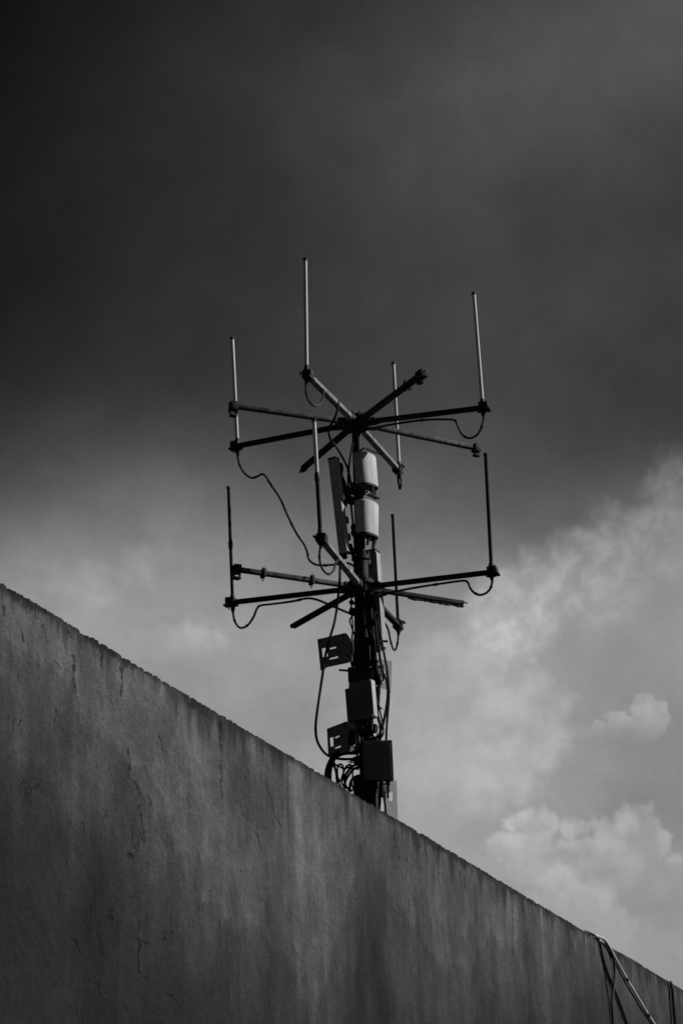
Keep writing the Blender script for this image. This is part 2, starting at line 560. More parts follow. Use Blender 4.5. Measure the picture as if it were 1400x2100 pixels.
def band(armo, H, px, py, part='band'):
    """steel band with a bolt round an arm"""
    o, e, t = armo
    P = at_z(px, py, H.z); s = (P - H).dot(t); c = H + t * s; w = t.cross(UPZ)
    m_ = MB(); m_.box(c, (TH + 0.014, 0.022, TH + 0.014), Matrix((w, t, UPZ)).transposed(), 0.002)
    m_.tube([c + w * 0.012 + UPZ * -0.055, c + w * 0.012 + UPZ * 0.045], 0.005, 6)
    m_.tube([c - w * 0.012 + UPZ * -0.048, c - w * 0.012 + UPZ * 0.045], 0.004, 6)
    m_.build(part, M_IRON, o)


band(LO['dl'], HL, 541, 1175); band(LO['dl'], HL, 641, 1189); band(UP['bn'], HU, 838, 790)


def ubracket(armo, drop, size):
    """empty U bracket left hanging at an arm's end"""
    o, e, t = armo
    w = t.cross(UPZ); c = e - t * 0.02
    m_ = MB()
    pts = [c + w * 0.0 + UPZ * -0.02 + t * size * 0.5, c - UPZ * drop * 0.6 + t * size * 0.62, c - UPZ * drop + t * size * 0.2,
           c - UPZ * drop - t * size * 0.3, c - UPZ * drop * 0.6 - t * size * 0.55, c - UPZ * 0.02 - t * size * 0.5]
    m_.tube(spline(pts, 5), 0.0075, 8)
    m_.box(c, (TH + 0.02, 0.05, TH + 0.016), Matrix((w, t, UPZ)).transposed(), 0.003)
    m_.box(c - UPZ * drop, (0.045, 0.05, 0.016), Matrix((w, t, UPZ)).transposed(), 0.003)
    m_.build('end_bracket', M_IRON, o)


ubracket(UP['dl'], 0.075, 0.05); ubracket(UP['dr'], 0.06, 0.04); ubracket(LO['dl'], 0.065, 0.045)
# stub of a clamp under the end of the arm reaching up to the right
o, e, t = UP['bn']; w = t.cross(UPZ)
q = MB(); q.box(e - t * 0.03, (TH + 0.014, 0.09, TH + 0.01), Matrix((w, t, UPZ)).transposed(), 0.006)
q.box(e - t * 0.05 - UPZ * 0.045, (0.035, 0.06, 0.035), Matrix((w, t, UPZ)).transposed(), 0.006)
q.tube([e + w * 0.005 + UPZ * 0.012, e + t * 0.04 + UPZ * 0.004], 0.004, 6)
q.build('end_clamp', M_IRON, o)
# torn end of the far lower-left upper arm
o, e, t = UP['bf']; w = t.cross(UPZ)
q = MB()
for k in range(5):
    a = e + w * random.uniform(-.015, .015) + UPZ * random.uniform(-.018, .018)
    q.tube([a - t * 0.03, a + t * random.uniform(.02, .06) + w * random.uniform(-.015, .015) - UPZ * random.uniform(0, .02)], [0.012, 0.004], 6)
q.build('torn_end', M_IRON, o)
# tape hanging under the short lower arm
o, e, t = LO['dr']; w = t.cross(UPZ)
q = MB()
for k in range(16):
    s_ = 0.42 + 0.44 * k / 15
    a = HL + t * s_ - UPZ * (TH * 0.5 + random.uniform(-0.004, 0.004))
    q.box(a, (TH * 0.7, 0.035, 0.012), Matrix((w, t, UPZ)).transposed() @ Matrix.Rotation(random.uniform(-.25, .25), 3, 'X'))
q.tube([e + UPZ * 0.012 - t * 0.02, e + t * 0.045 + UPZ * 0.006], 0.005, 6)
q.build('tape_wrap', M_IRON, o)


def pole_clamp(z, r=0.054, wing=0.10, az=95, ln=0.0):
    m_ = MB()
    m_.tube([AX(z - 0.03), AX(z + 0.03)], r + 0.012, 18)
    dv = az_dir(az); sd = az_dir(az + 90)
    for k in (-1, 1):
        m_.box(AX(z) + dv * 0.0 + sd * (r + 0.02) * k, (0.035, r * 2 + 0.05, 0.05), Matrix((sd, dv, UPZ)).transposed(), 0.004)
        m_.tube([AX(z) + sd * (r + 0.02) * k - dv * (r + 0.03), AX(z) + sd * (r + 0.02) * k + dv * (r + wing)], 0.009, 8)
    return m_.build('pole_clamp', M_IRON, mast)


for z_, wi, az_ in ((5.76, 0.11, 80), (5.60, 0.06, 100), (5.42, 0.05, 300), (5.0, 0.10, 75), (4.9, 0.05, 280), (6.62, 0.05, 90), (6.94, 0.04, 80)):
    pole_clamp(z_, 0.054 if z_ < 6.4 else 0.037, wi, az_)

# ------------------------------------------------------------------ whip antennas
GW = 'whip antennas on the arms of the mast'


def whip(armo, top, base, label, mat, r=0.0125, clamp=True, joint=None, lower=None, body=1.0):
    o, e, t = armo
    w = t.cross(UPZ)
    off = w if w.dot(Vector((0, -1, 0))) > 0 else -w
    Yb = e.y - t.y * 0.035
    B = at(base[0], base[1], Yb); T = at(top[0], top[1], Yb)
    ax = (T - B).normalized()
    th = thing('whip_antenna', B, label, 'antenna', GW)
    foot = B - ax * 0.055
    if lower is None:
        MB().tube([B - ax * 0.04, T - ax * 0.008], r, 14).build('rod', mat, th)
    else:
        Jn = B.lerp(T, joint)
        MB().tube([B - ax * 0.04, Jn], r * 1.05, 14).build('rod', lower, th)
        tag(MB().tube([Jn, T - ax * 0.008], r, 14).build('rod', mat, th), 'pale upper length of the whip')
    MB().tube([T - ax * 0.018, T], r * 1.25, 12).build('tip_cap', M_IRON, th)
    if joint is not None:
        Jn = B.lerp(T, joint)
        MB().tube([Jn - ax * 0.035, Jn - ax * 0.02, Jn + ax * 0.02, Jn + ax * 0.035], [r, r * 1.35, r * 1.35, r], 12).build('joint_sleeve', M_IRON, th)
    MB().tube([foot - ax * 0.03, foot, B - ax * 0.01, B + ax * 0.035, B + ax * 0.06], [0.009, 0.017, 0.02, 0.019, r], 12).build('ferrule', M_IRON, th)
    c = MB()
    fm = Matrix((w, t, UPZ)).transposed()
    a0 = e - t * 0.035
    c.box(a0 + UPZ * 0.012, (TH + 0.022, 0.07, 0.05), fm, 0.006)
    c.box(a0 + UPZ * -0.02, (TH + 0.018, 0.1, 0.014), fm, 0.003)
    cl = c.build('clamp', M_IRON, th)
    u = MB()
    for k in (-0.022, 0.022):
        u.tube([a0 + t * k - w * 0.036 + UPZ * 0.02, a0 + t * k + w * 0.05 + UPZ * 0.02], 0.0055, 6)
        u.tube([a0 + t * k + w * 0.018 - UPZ * 0.045, a0 + t * k + w * 0.018 + UPZ * 0.045], 0.0055, 6)
        u.tube([a0 + t * k + w * 0.045 + UPZ * 0.02, a0 + t * k + w * 0.054 + UPZ * 0.02], 0.01, 6)
    u.build('bolt_set', M_IRON, cl)
    return th


whip(UP['cn'], (625.5, 530), (628.5, 765), 'pale upright whip antenna whose tip stands highest of all in the sky', M_WHIP, 0.014)
whip(UP['al'], (476, 692), (487, 914), 'pale whip antenna crossing in front of an empty bracketed arm at upper left', M_WHIP, 0.014)
whip(UP['ar'], (970.5, 600), (989, 834), 'pale leaning whip antenna on the upper right arm with a deep cable loop', M_WHIP, 0.014)
whip(UP['cf'], (806, 743), (818, 962), 'pale thin whip antenna passing behind three upper arms, right of the white antennas', M_WHIP, 0.014)
whip(LO['cn'], (643.5, 860), (657, 1100), 'two-tone whip antenna, pale above and dark below, left of the tall panel antenna', M_WHIP, 0.014, joint=0.5, lower=M_WHIPD)
whip(LO['al'], (468.5, 998), (477, 1234), 'dark whip antenna at far left of the lower star with a joint midway', M_WHIPD, 0.0125, joint=0.49)
whip(LO['ar'], (995, 930), (1007, 1168), 'dark smooth whip antenna at far right of the lower star', M_WHIPD, 0.0135)
whip(LO['cf'], (804.5, 1055), (816, 1281), 'dark whip antenna just right of the pole, rising behind the lower star', M_WHIPD, 0.012)

# ------------------------------------------------------------------ antennas on the pole


def bend_profile(W, D, n=18):
    p = [(-W / 2, 0.012), (-W / 2, 0.0)]
    for k in range(1, n):
        a = pi * k / n
        p.append((-W / 2 * (abs(cos(a)) ** 0.85) * (1 if cos(a) > 0 else -1), -D * sin(a) ** 0.72))
    return p + [(W / 2, 0.0), (W / 2, 0.012)]


def radome(px, py, Y, az, W, D, H, lean, taper, label):
    c = at(px, py, Y)
    th = thing('curved_antenna', c - UPZ * H / 2, label, 'antenna', 'white curved antennas at the top of the pole')
    M4 = frame(az, lean).to_4x4(); M4.translation = c
    P = bend_profile(W, D)
    MB().extrude_profile(P, M4, -H / 2, H / 2 - 0.012, taper).build('radome', M_RADOME, th, 0.5)
    lid = MB().extrude_profile([(x * 0.985, y * 0.985) for x, y in P], M4, -H / 2 - 0.012, -H / 2 - 0.001, 1.0)
    bmesh.ops.scale(lid.b, vec=(0.999, 0.999, 0.999), verts=lid.b.verts)
    b_ = MB()
    Mi = frame(az, lean).to_4x4(); Mi.translation = c - Vector((0, 0, 0))
    b_.extrude_profile([(x * taper * 0.97, y * taper * 0.97) for x, y in P], Mi, -H / 2 - 0.012, -H / 2 - 0.0095, 1.0)
    lid.b.free()
    b_.build('base_cap', M_IRON, th, 0.5)
    for zz in (-0.07, 0.07):
        MB().box(M4 @ Vector((0, 0.035, zz)), (0.06, 0.05, 0.035), frame(az, lean), 0.004).build('mounting_bracket', M_IRON, th)
    return th, M4


ra, MA4 = radome(746, 967, 14.42, 124, 0.215, 0.08, 0.24, -2.5, 1.0, 'upper white curved antenna strapped to the pole just below the top star')
k = MB()
for x_, y_ in ((0.0, -0.06), (0.06, -0.04)):
    k.tube([MA4 @ Vector((x_, y_, -0.12)), MA4 @ Vector((x_ - 0.005, y_, -0.2))], [0.016, 0.010], 8)
k.box(MA4 @ Vector((0.03, -0.045, -0.2)), (0.12, 0.045, 0.008), frame(124, 0), 0.002)
k.build('connector_stand', M_IRON, ra)
rb, MB4 = radome(748, 1066, 14.42, 124, 0.222, 0.085, 0.25, 1.0, 0.95, 'lower white curved antenna, shaded on its left, under its twin')
k = MB()
for x_, y_ in ((-0.02, -0.05), (0.05, -0.05), (0.085, -0.03)):
    k.tube([MB4 @ Vector((x_, y_, -0.13)), MB4 @ Vector((x_ - 0.015, y_ + 0.01, -0.21))], [0.014, 0.009], 8)
k.build('connector', M_IRON, rb)


def panel(px0, py0, px1, py1, Y, az, W, D, label, mat=M_PANEL):
    """tall flat sector antenna between its top and bottom centre"""
    T, B = at(px0, py0, Y), at(px1, py1, Y)
    upv = (T - B).normalized()
    f = az_dir(az); f = (f - upv * f.dot(upv)).normalized()
    x_ = upv.cross(-f)
    M = Matrix((x_, -f, upv)).transposed()
    th = thing('panel_antenna', B, label, 'antenna', 'tall panel antennas on the pole')
    L = (T - B).length
    MB().box((T + B) / 2, (W, D, L), M, 0.008).build('body', mat, th)
    MB().box(T + upv * 0.006, (W * 1.04, D * 1.06, 0.014), M, 0.004).build('end_cap', M_IRON, th)
    return th, M, T, B, upv, f


pa, PM, PT, PB_, pu, pf = panel(684, 943, 706, 1132, 14.33, 203, 0.068, 0.062, 'tall narrow panel antenna leaning beside the pole, left of the white antennas')
bk = MB()
J = at(719, 1023, 14.44)
s0 = PT - pu * 0.06 - pf * 0.045
bk.bar(s0, J + Vector((-0.02, 0, 0.02)), 0.045, 0.03, pf, 0.004)
bk.box(s0 + pu * 0.01, (0.09, 0.04, 0.06), PM, 0.005)
bk.bar(J + Vector((-0.03, 0, 0)), AX(J.z, -0.03, 0), 0.05, 0.05, UPZ, 0.006)
bk.tube([J + Vector((-0.02, -0.01, -0.03)), J + Vector((-0.045, -0.01, -0.08)), J + Vector((-0.05, -0.01, -0.05)), J + Vector((-0.03, -0.01, -0.02))], 0.004, 6)
bk.build('tilt_bracket', M_IRON, pa)
bk = MB()
J2 = at(706, 1128, 14.42)
bk.bar(J2 + Vector((-0.01, 0, 0)), AX(J2.z + 0.01, -0.04, 0), 0.045, 0.04, UPZ, 0.006)
bk.bar(J2 + Vector((0.0, 0, 0.0)), J2 + Vector((0.055, 0.02, 0.02)), 0.06, 0.065, UPZ, 0.01)
bk.box(J2 + Vector((-0.01, -0.01, -0.045)), (0.05, 0.05, 0.05), PM, 0.01)
bk.build('foot_bracket', M_IRON, pa)
for k_ in range(5):
    zz = 0.12 + 0.13 * k_
    bk = MB(); bk.box(PB_ + pu * zz - pf * 0.046, (0.078, 0.03, 0.05), PM, 0.004)
    bk.build('spine_clip', M_IRON, pa)

pb, QM, QT, QB, qu, qf = panel(763, 1133, 776, 1332, 14.62, 203, 0.085, 0.088, 'second panel antenna behind the pole, only its lit right edge showing around the lower star', M_RADIO)  # dark casing paints the body's shade; a pale strip paints its sunlit edge
sx_ = (Matrix.Identity(3) @ QM).col[0]
sx_ = sx_ if sx_.x > 0 else -sx_
tag(MB().box((QT + QB) / 2 + sx_ * 0.0455, (0.006, 0.078, (QT - QB).length * 0.97), QM, 0.002).build('lit_side', M_PANEL, pb), 'bright strip painted as the sunlit side')
MB().bar(QT - qu * 0.1, AX(QT.z - 0.09, 0, 0), 0.05, 0.04, UPZ, 0.005).build('bracket', M_IRON, pb)
MB().bar(QB + qu * 0.1, AX(QB.z + 0.1, 0, 0), 0.05, 0.04, UPZ, 0.005).build('bracket', M_IRON, pb)


def plate(name, pts, holes, Y, px, py, az, th_, label, cat, group, mat, arm_to=None, flange=None):
    P = at(px, py, Y); n = az_dir(az)
    f = lambda L: [at_plane(a, b_, P, n) for a, b_ in L]
    lo = min(f(pts), key=lambda p: p.z)
    t = thing(name, lo, label, cat, group)
    MB().prism(f(pts), -n, th_, [f(h) for h in holes]).build('plate', mat, t, 0)
    if flange:
        e0, e1, depth, az2, hs = flange
        a, b2 = at_plane(*e0, P, n), at_plane(*e1, P, n)
        d2 = az_dir(az2) * depth
        c_ = [a, a + d2 - UPZ * depth * 0.12, b2 + d2 + UPZ * depth * 0.1, b2]
        nn = (c_[1] - c_[0]).cross(c_[3] - c_[0]).normalized()
        hh = [[a + d2 * u_ + (b2 - a) * v_ for u_, v_ in h] for h in hs]
        MB().prism(c_, nn, 0.004, hh).build('flange', mat, t, 0)
    if group == GP:
        for (ax_, ay_) in (pts[0], pts[1], pts[-2]):
            cx_ = sum(p[0] for p in pts) / len(pts); cy_ = sum(p[1] for p in pts) / len(pts)
            p_ = at_plane(ax_ + (cx_ - ax_) * 0.14, ay_ + (cy_ - ay_) * 0.14, P, n)
            MB().tube([p_ - n * 0.012, p_ + n * 0.008], 0.008, 6).build('bolt', M_IRON, t)
    if arm_to is not None:
        s_ = at_plane(*arm_to, P, n)
        m_ = MB()
        m_.bar(s_ - n * 0.004, AX(s_.z, 0, 0), 0.05, 0.05, UPZ, 0.006)
        m_.box(s_ - n * 0.02, (0.09, 0.03, 0.1), frame(az), 0.005)
        m_.tube([s_ + Vector((0.02, 0, -0.06)), s_ + Vector((0.02, 0, 0.06))], 0.008, 8)
        m_.build('bracket', M_IRON, t)
    return t


GP = 'slotted mounting plates on the pole'
plate('mounting_plate', [(650.5, 1311), (707, 1298), (711, 1300), (720, 1314), (722, 1356), (709, 1360), (661, 1370), (661, 1374), (657, 1375)],
      [[(659, 1330), (670, 1327.5), (672, 1346), (661, 1348)], [(675, 1329), (688, 1325.5), (689, 1329), (676, 1332)],
       [(674.5, 1350), (692.5, 1345), (693, 1349), (675, 1353)], [(706.5, 1345), (714, 1342.5), (714.5, 1346), (707, 1348.5)]],
      14.36, 700, 1330, 214, 0.006, 'dark slotted mounting plate jutting left of the pole below the lower star', 'bracket', GP, M_PLATE, (712, 1330))
plate('mounting_plate', [(670, 1494.5), (709, 1479.5), (713, 1480), (713, 1541), (706, 1543), (680, 1551), (673, 1553)],
      [[(675.5, 1513), (683, 1511), (683.5, 1530), (677, 1531.5)], [(686, 1511.5), (695, 1507.5), (695.5, 1511), (686.5, 1515)],
       [(686, 1533), (698, 1528.5), (698.5, 1532), (686.5, 1536)], [(708, 1526.8), (712, 1525.3), (712, 1528.5), (708, 1530)]],
      14.36, 700, 1515, 214, 0.006, 'dark slotted bracket plate with a bent flange, just above the coil of cable', 'bracket', GP, M_PLATE, (716, 1512),
      ((713, 1480), (713, 1541), 0.09, 60, [[(0.35, 0.30), (0.62, 0.30), (0.62, 0.37), (0.35, 0.37)], [(0.3, 0.62), (0.42, 0.62), (0.72, 0.80), (0.6, 0.80)]]))
GQ = 'pale plates on the far side of the pole'
plate('back_plate', [(776, 1351), (803.5, 1356), (801, 1420), (797.5, 1420), (797.5, 1414), (776, 1410)],
      [[(786, 1375), (791.5, 1375.5), (791, 1400), (785.5, 1399)]], 14.74, 790, 1385, 132, 0.006,
      'small pale plate behind the cables right of the pole, below the lower star', 'plate', GQ, M_PALE, (779, 1380))
plate('back_plate', [(786, 1597), (813, 1601), (815.5, 1690), (790, 1690)],
      [[(796.5, 1624), (807.5, 1625), (806.5, 1643), (796, 1642)]], 14.74, 800, 1630, 132, 0.006,
      'pale plate with a square window low beside the wall top', 'plate', GQ, M_PALE, (789, 1620))


def radio(name, px, py, Y, az, W, D, H, lean, label, mat, side=None, connectors=3):
    c = at(px, py, Y); f = frame(az, lean); M4 = f.to_4x4(); M4.translation = c
    th = thing(name, c - UPZ * H / 2, label, 'radio unit', 'box radio units low on the pole')
    m_ = MB(); m_.box(c, (W, D, H), f, 0.007)
    m_.build('body', mat, th)
    if side:
        sx = W / 2 + 0.003  # thin strip whose pale colour stands in for sun on this side
        tag(MB().box(M4 @ Vector((sx, 0.0, 0.004)), (0.006, D * 0.86, H * 0.96), f, 0.002).build('lit_side', side, th), 'bright strip painted as the sunlit side')
    MB().box(M4 @ Vector((0, -D / 2 - 0.002, 0)), (W * 0.84, 0.006, H * 0.88), f, 0.002).build('front_lid', mat, th)
    for sx_ in (-1, 1):
        for sz_ in (-1, 1):
            p_ = M4 @ Vector((sx_ * W * 0.455, -D / 2, sz_ * H * 0.465)); q_ = M4 @ Vector((sx_ * W * 0.455, -D / 2 - 0.006, sz_ * H * 0.465))
            MB().tube([p_, q_], 0.006, 8).build('screw', M_STEEL, th)
    m_ = MB()
    for k in range(7):
        m_.box(M4 @ Vector((-W * 0.4 + W * 0.8 * k / 6, D / 2 + 0.012, 0)), (0.006, 0.03, H * 0.85), f)
    m_.build('heat_sink', mat, th)
    for k in range(connectors):
        xx = -W * 0.3 + W * 0.6 * k / max(1, connectors - 1)
        MB().tube([M4 @ Vector((xx, 0, -H / 2 + 0.002)), M4 @ Vector((xx, 0, -H / 2 - 0.03)), M4 @ Vector((xx, 0, -H / 2 - 0.032)), M4 @ Vector((xx, 0, -H / 2 - 0.085))], [0.018, 0.018, 0.011, 0.009], 10).build('connector', M_IRON, th)
    MB().bar(M4 @ Vector((0, D / 2, 0)), AX((M4 @ Vector((0, 0, 0))).z, 0, 0), 0.07, 0.08, UPZ, 0.004).build('bracket', M_IRON, th)
    return th, M4, f


r1, RM, RF = radio('radio_unit', 744, 1437, 14.34, 204, 0.165, 0.075, 0.27, -2.8, 'tilted dark box radio with a bright thin right side, at mid pole', M_RADIO, M_LITSIDE)
bp = MB(); bp.box(RM @ Vector((-0.12, 0.075, -0.012)), (0.075, 0.03, 0.275), RF, 0.005)
bp.build('back_cover', M_RADIO, r1)
r2, RM2, RF2 = radio('radio_unit', 775, 1561, 14.34, 180, 0.205, 0.09, 0.275, -0.5, 'square dark box radio just above the wall top, right of the pole', M_RADIO, None, 2)
r3, _, _ = radio('radio_unit', 752, 1652, 14.40, 196, 0.16, 0.1, 0.4, -1, 'black box radio half hidden behind the wall top', M_POLE, None, 0)

# small bits on the lower pole: jutting bolt, saddle, bent tab
q = MB(); a_ = at(695, 1374, 14.42); b_ = at(735, 1377, 14.45)
q.tube([a_, b_], 0.008, 8); q.box(at(720, 1377, 14.44), (0.05, 0.05, 0.06), None, 0.014)
q.build('jutting_bolt', M_IRON, mast)
q = MB(); q.box(at(744, 1345, 14.45), (0.15, 0.12, 0.12), frame(200), 0.012); q.box(at(740, 1388, 14.46), (0.17, 0.12, 0.10), frame(190), 0.012)
q.box(at(764, 1330, 14.48), (0.12, 0.07, 0.06), frame(200), 0.02)
q.build('saddle_block', M_IRON, mast)
q = MB(); q.box(at(762, 1519, 14.42), (0.10, 0.06, 0.035), frame(200), 0.008); q.box(at(766, 1494, 14.47), (0.05, 0.06, 0.06), frame(200, 12), 0.012)
q.tube([at(768, 1516, 14.4), at(774, 1506, 14.4), at(784, 1506, 14.4)], 0.006, 6)
q.build('bent_tab', M_IRON, mast)
q = MB(); q.box(at(722, 1254, 14.44), (0.04, 0.06, 0.05), frame(190, 20), 0.01); q.box(at(721, 1236, 14.44), (0.035, 0.05, 0.03), frame(190, -15), 0.01)
q.build('cable_tie', M_IRON, mast)
for px_, py_, w_, a_ in ((766, 1275, 0.06, 10), (770, 1318, 0.07, -8), (775, 1400, 0.05, 14), (772, 1452, 0.055, -12), (740, 1500, 0.09, 9)):
    c_ = at(px_, py_, 14.43)
    q = MB(); q.box(c_, (w_, 0.06, 0.022), frame(190, a_), 0.004); q.tube([c_ + Vector((w_ * 0.4, -0.02, 0)), c_ + Vector((w_ * 0.8, -0.03, 0.02 if a_ > 0 else -0.02))], [0.005, 0.003], 6)
    q.build('cable_tie', M_IRON, mast)

# ------------------------------------------------------------------ cables
GC = 'antenna feed cables looping off the arms'


def cable(pts, r, label, group=GC, n=7, k=8, mat=M_RUBBER, name='cable', cat='cable'):
    P = [at(*p) for p in pts]
    Q = spline(P, k)
    rs = [r * (1.0 + 0.10 * noise.noise(q * 9.0)) for q in Q]
    if group == GC:                       # threaded connector at the antenna end, bands of tape further on
        rs[:4] = [r * 1.75] * 4
        for i in range(14, len(rs) - 4, 23): rs[i] = rs[i + 1] = r * 1.3
    o = MB().tube(Q, rs, n).build(name, mat)
    return tag(o, label, cat, group)


def along(H, t, s, dz): return H + t * s + UPZ * dz


Y1 = UP['cn'][1].y
cable([(628, 774, Y1 + .03), (627, 790, Y1 + .03), (628, 808, Y1 + .03), (634, 823, Y1 + .03), (645, 832, Y1 + .05), (656, 828, Y1 + .12), (662, 815, Y1 + .2), (664, 803, Y1 + .26),
       (672, 812, 13.9), (690, 832, 14.02), (689, 850, 14.05), (681, 866, 14.08), (674, 880, 14.1), (677, 900, 14.15), (690, 918, 14.25), (703, 940, 14.35), (713, 962, 14.4), (718, 985, 14.42), (722, 1010, 14.44)],
      0.0085, 'thin black cable with a teardrop loop under the highest whip')
cable([(724, 905, 14.44), (719, 930, 14.43), (715, 960, 14.43), (714, 990, 14.43), (719, 1030, 14.43), (722, 1060, 14.43), (726, 1100, 14.43), (728, 1140, 14.43)], 0.0085,
      'black cable hugging the left of the pole beside the white antennas', 'cables running down the pole')
Y2 = UP['ar'][1].y
cable([(991, 838, Y2), (991, 856, Y2), (986, 878, Y2), (977, 892, Y2), (964, 898.5, Y2), (950, 894, Y2 + .03), (941, 880, Y2 + .03), (935, 866, Y2 + .04), (929, 861, Y2 + .05), (915, 860, Y2 + .06), (880, 860.5, 14.3), (845, 864, 14.33), (800, 871, 14.36), (760, 879, 14.42), (742, 884, 14.45)],
      0.0085, 'black cable hanging in a round loop below the upper right arm')
Y3 = UP['cf'][1].y
cable([(815, 962, Y3), (815, 975, Y3), (817, 992, Y3), (819, 1002, Y3), (821, 1001, Y3), (822, 990, Y3), (821, 975, Y3), (820, 964, Y3)], 0.0075,
      'narrow black cable loop hanging from the upper arm end right of the white antennas')
cable([(779, 931, 15.1), (762, 925, 14.85), (750, 920, 14.6), (744, 920, 14.46)], 0.008, 'short stiff black cable between pole and slanting arm over the upper white antenna', 'cables running down the pole')
Y4 = UP['al'][1].y
cable([(486, 921, Y4), (488, 940, Y4), (493, 957, Y4), (503, 972, Y4), (516, 980, Y4), (528, 977, Y4 - .02), (537, 972.5, Y4 - .02), (545, 977, Y4 - .03), (556, 995, Y4 - .03), (574, 1022, 14.8), (590, 1058, 14.75), (608, 1094, 14.7), (623, 1116, 14.7), (630, 1133, 14.65), (633, 1147, 14.62), (645, 1157, 14.6), (662, 1159.5, 14.56), (690, 1157.5, 14.53), (712, 1155, 14.5), (728, 1162, 14.46)],
      0.0085, 'long black cable sagging from the upper left arm down to the lower star')
Y5 = LO['al'][1].y
cable([(477, 1240, Y5), (478, 1258, Y5), (482, 1275, Y5), (490, 1286, Y5), (499, 1287, Y5), (510, 1280, Y5 - .02), (520, 1265, Y5 - .03), (527, 1248, Y5 - .04), (535, 1241.5, Y5 - .05), (560, 1238.5, Y5 - .07), (600, 1233, 14.66), (630, 1227, 14.6), (650, 1230, 14.57), (675, 1240, 14.52), (700, 1251, 14.46), (722, 1260, 14.42)],
      0.0085, 'black cable looping under the lower left arm into the pole')
Y6 = LO['ar'][1].y
cable([(1008, 1174, Y6), (1009, 1190, Y6), (1005, 1206, Y6), (996, 1216, Y6), (984, 1220, Y6), (971, 1215, Y6 + .03), (963, 1205, Y6 + .04), (959, 1195, Y6 + .05), (952, 1191, Y6 + .06), (938, 1192, Y6 + .08), (910, 1196, 14.35), (870, 1202, 14.4), (830, 1209, 14.42), (798, 1216, 14.44), (772, 1226, 14.46), (752, 1236, 14.46)],
      0.0085, 'black cable with a round loop below the lower right arm')
Y7 = LO['cn'][1].y
cable([(659, 1106, Y7 + .02), (656, 1125, Y7 + .02), (655, 1145, Y7 + .02), (659, 1163, Y7 + .02), (668, 1175, Y7 + .04), (676, 1177, Y7 + .1), (684, 1169, Y7 + .18), (689, 1153, Y7 + .28), (697, 1150, 13.85), (712, 1178, 14.2), (724, 1196, 14.4)],
      0.008, 'black cable in an oval loop under the two-tone whip')
Y8 = LO['cf'][1].y
cable([(815, 1288, Y8), (816, 1305, Y8), (814, 1322, Y8), (810, 1333, Y8), (805, 1329, Y8 - .02), (800, 1312, Y8 - .04), (796, 1292, Y8 - .08), (790, 1280, 15.3), (783, 1273, 15.1), (772, 1262, 14.8), (758, 1250, 14.56)], 0.0078,
      'black cable loop hanging at the lower star arm end right of the pole')
cable([(697, 1155, 14.2), (696.5, 1185, 14.2), (694, 1215, 14.22), (690, 1250, 14.25), (684, 1282, 14.25), (675, 1312, 14.25), (667, 1345, 14.25), (661, 1385, 14.25), (655, 1425, 14.25), (650, 1460, 14.25), (647, 1490, 14.27), (649, 1515, 14.28), (657, 1533, 14.3), (670, 1548, 14.33), (688, 1555, 14.36), (710, 1557, 14.4), (737, 1555, 14.44)],
      0.0095, 'long thick black cable bowing out left across both slotted plates', 'cables running down the pole')

GB = 'cables running down the pole'
rr = random.Random(3)
runs = [
    ([(753, 1215), (757, 1260), (763, 1300), (766, 1345), (768, 1400), (771, 1440), (775, 1470), (780, 1492), (778, 1528)], 14.43, 0.011, 'thick black cable running tight down the right of the pole into the square radio'),
    ([(760, 1215), (768, 1262), (773, 1310), (779, 1350), (784, 1376), (792, 1396), (795, 1420), (792, 1450), (785, 1485), (779, 1503), (778, 1530)], 14.40, 0.010, 'black cable crossing the small pale plate and dropping to the square radio'),
    ([(766, 1228), (774, 1272), (781, 1308), (787, 1340), (793, 1372), (796, 1402), (797, 1432), (794, 1470), (792, 1500), (791.5, 1530)], 14.36, 0.0085, 'outermost black cable on the right of the pole, ending at the square radio'),
    ([(757, 1225), (765, 1300), (770, 1350), (773, 1385), (776, 1410), (775, 1440), (772, 1470)], 14.42, 0.012, 'black cable pressed against the pole behind the tilted radio'),
    ([(748, 1225), (755, 1290), (764, 1330), (770, 1372), (777, 1396), (776, 1412), (770, 1425)], 14.41, 0.011, 'short kinked black cable beside the clamps right of the pole'),
    ([(720, 1216), (720, 1250), (723, 1285), (721, 1318), (724, 1345)], 14.42, 0.006, 'thin black cable left of the pole above the first slotted plate'),
    ([(728, 1240), (727, 1275), (728, 1315), (729, 1350)], 14.41, 0.004, 'hair-thin wire between the pole and the thin left cable'),
    ([(727, 1478), (731, 1500), (737, 1520), (740, 1545)], 14.41, 0.006, 'short wire beneath the tilted radio left of the pole'),
    ([(756, 1470), (757, 1495), (752, 1510), (745, 1530)], 14.38, 0.009, 'curved cable tail under the tilted radio'),
    ([(782, 1598), (785, 1625), (789, 1650), (792, 1680)], 14.40, 0.008, 'right-hand cable dropping from under the square radio behind the wall'),
    ([(779, 1598), (779, 1630), (777, 1660), (774, 1690)], 14.40, 0.010, 'left-hand cable dropping from under the square radio behind the wall'),
]
runs += [
    ([(745, 1215), (751, 1255), (760, 1290), (769, 1322), (768, 1352), (760, 1380)], 14.39, 0.007, 'thin wire slanting across the pole from the lower star to the clamps'),
    ([(771, 1430), (778, 1455), (783, 1478), (786, 1500), (781, 1512), (772, 1508)], 14.37, 0.006, 'short hooked wire right of the pole above the square radio'),
    ([(733, 1470), (741, 1490), (757, 1506), (772, 1512), (786, 1504)], 14.36, 0.0065, 'loose wire curling across the pole between the two box radios'),
    ([(724, 1262), (717, 1272), (722, 1290), (727, 1306), (722, 1322)], 14.40, 0.006, 'small kinked wire left of the pole above the clamps'),
]
for pts, Y, r, lab in runs:
    cable([(a, b2, Y) for a, b2 in pts], r, lab, GB)

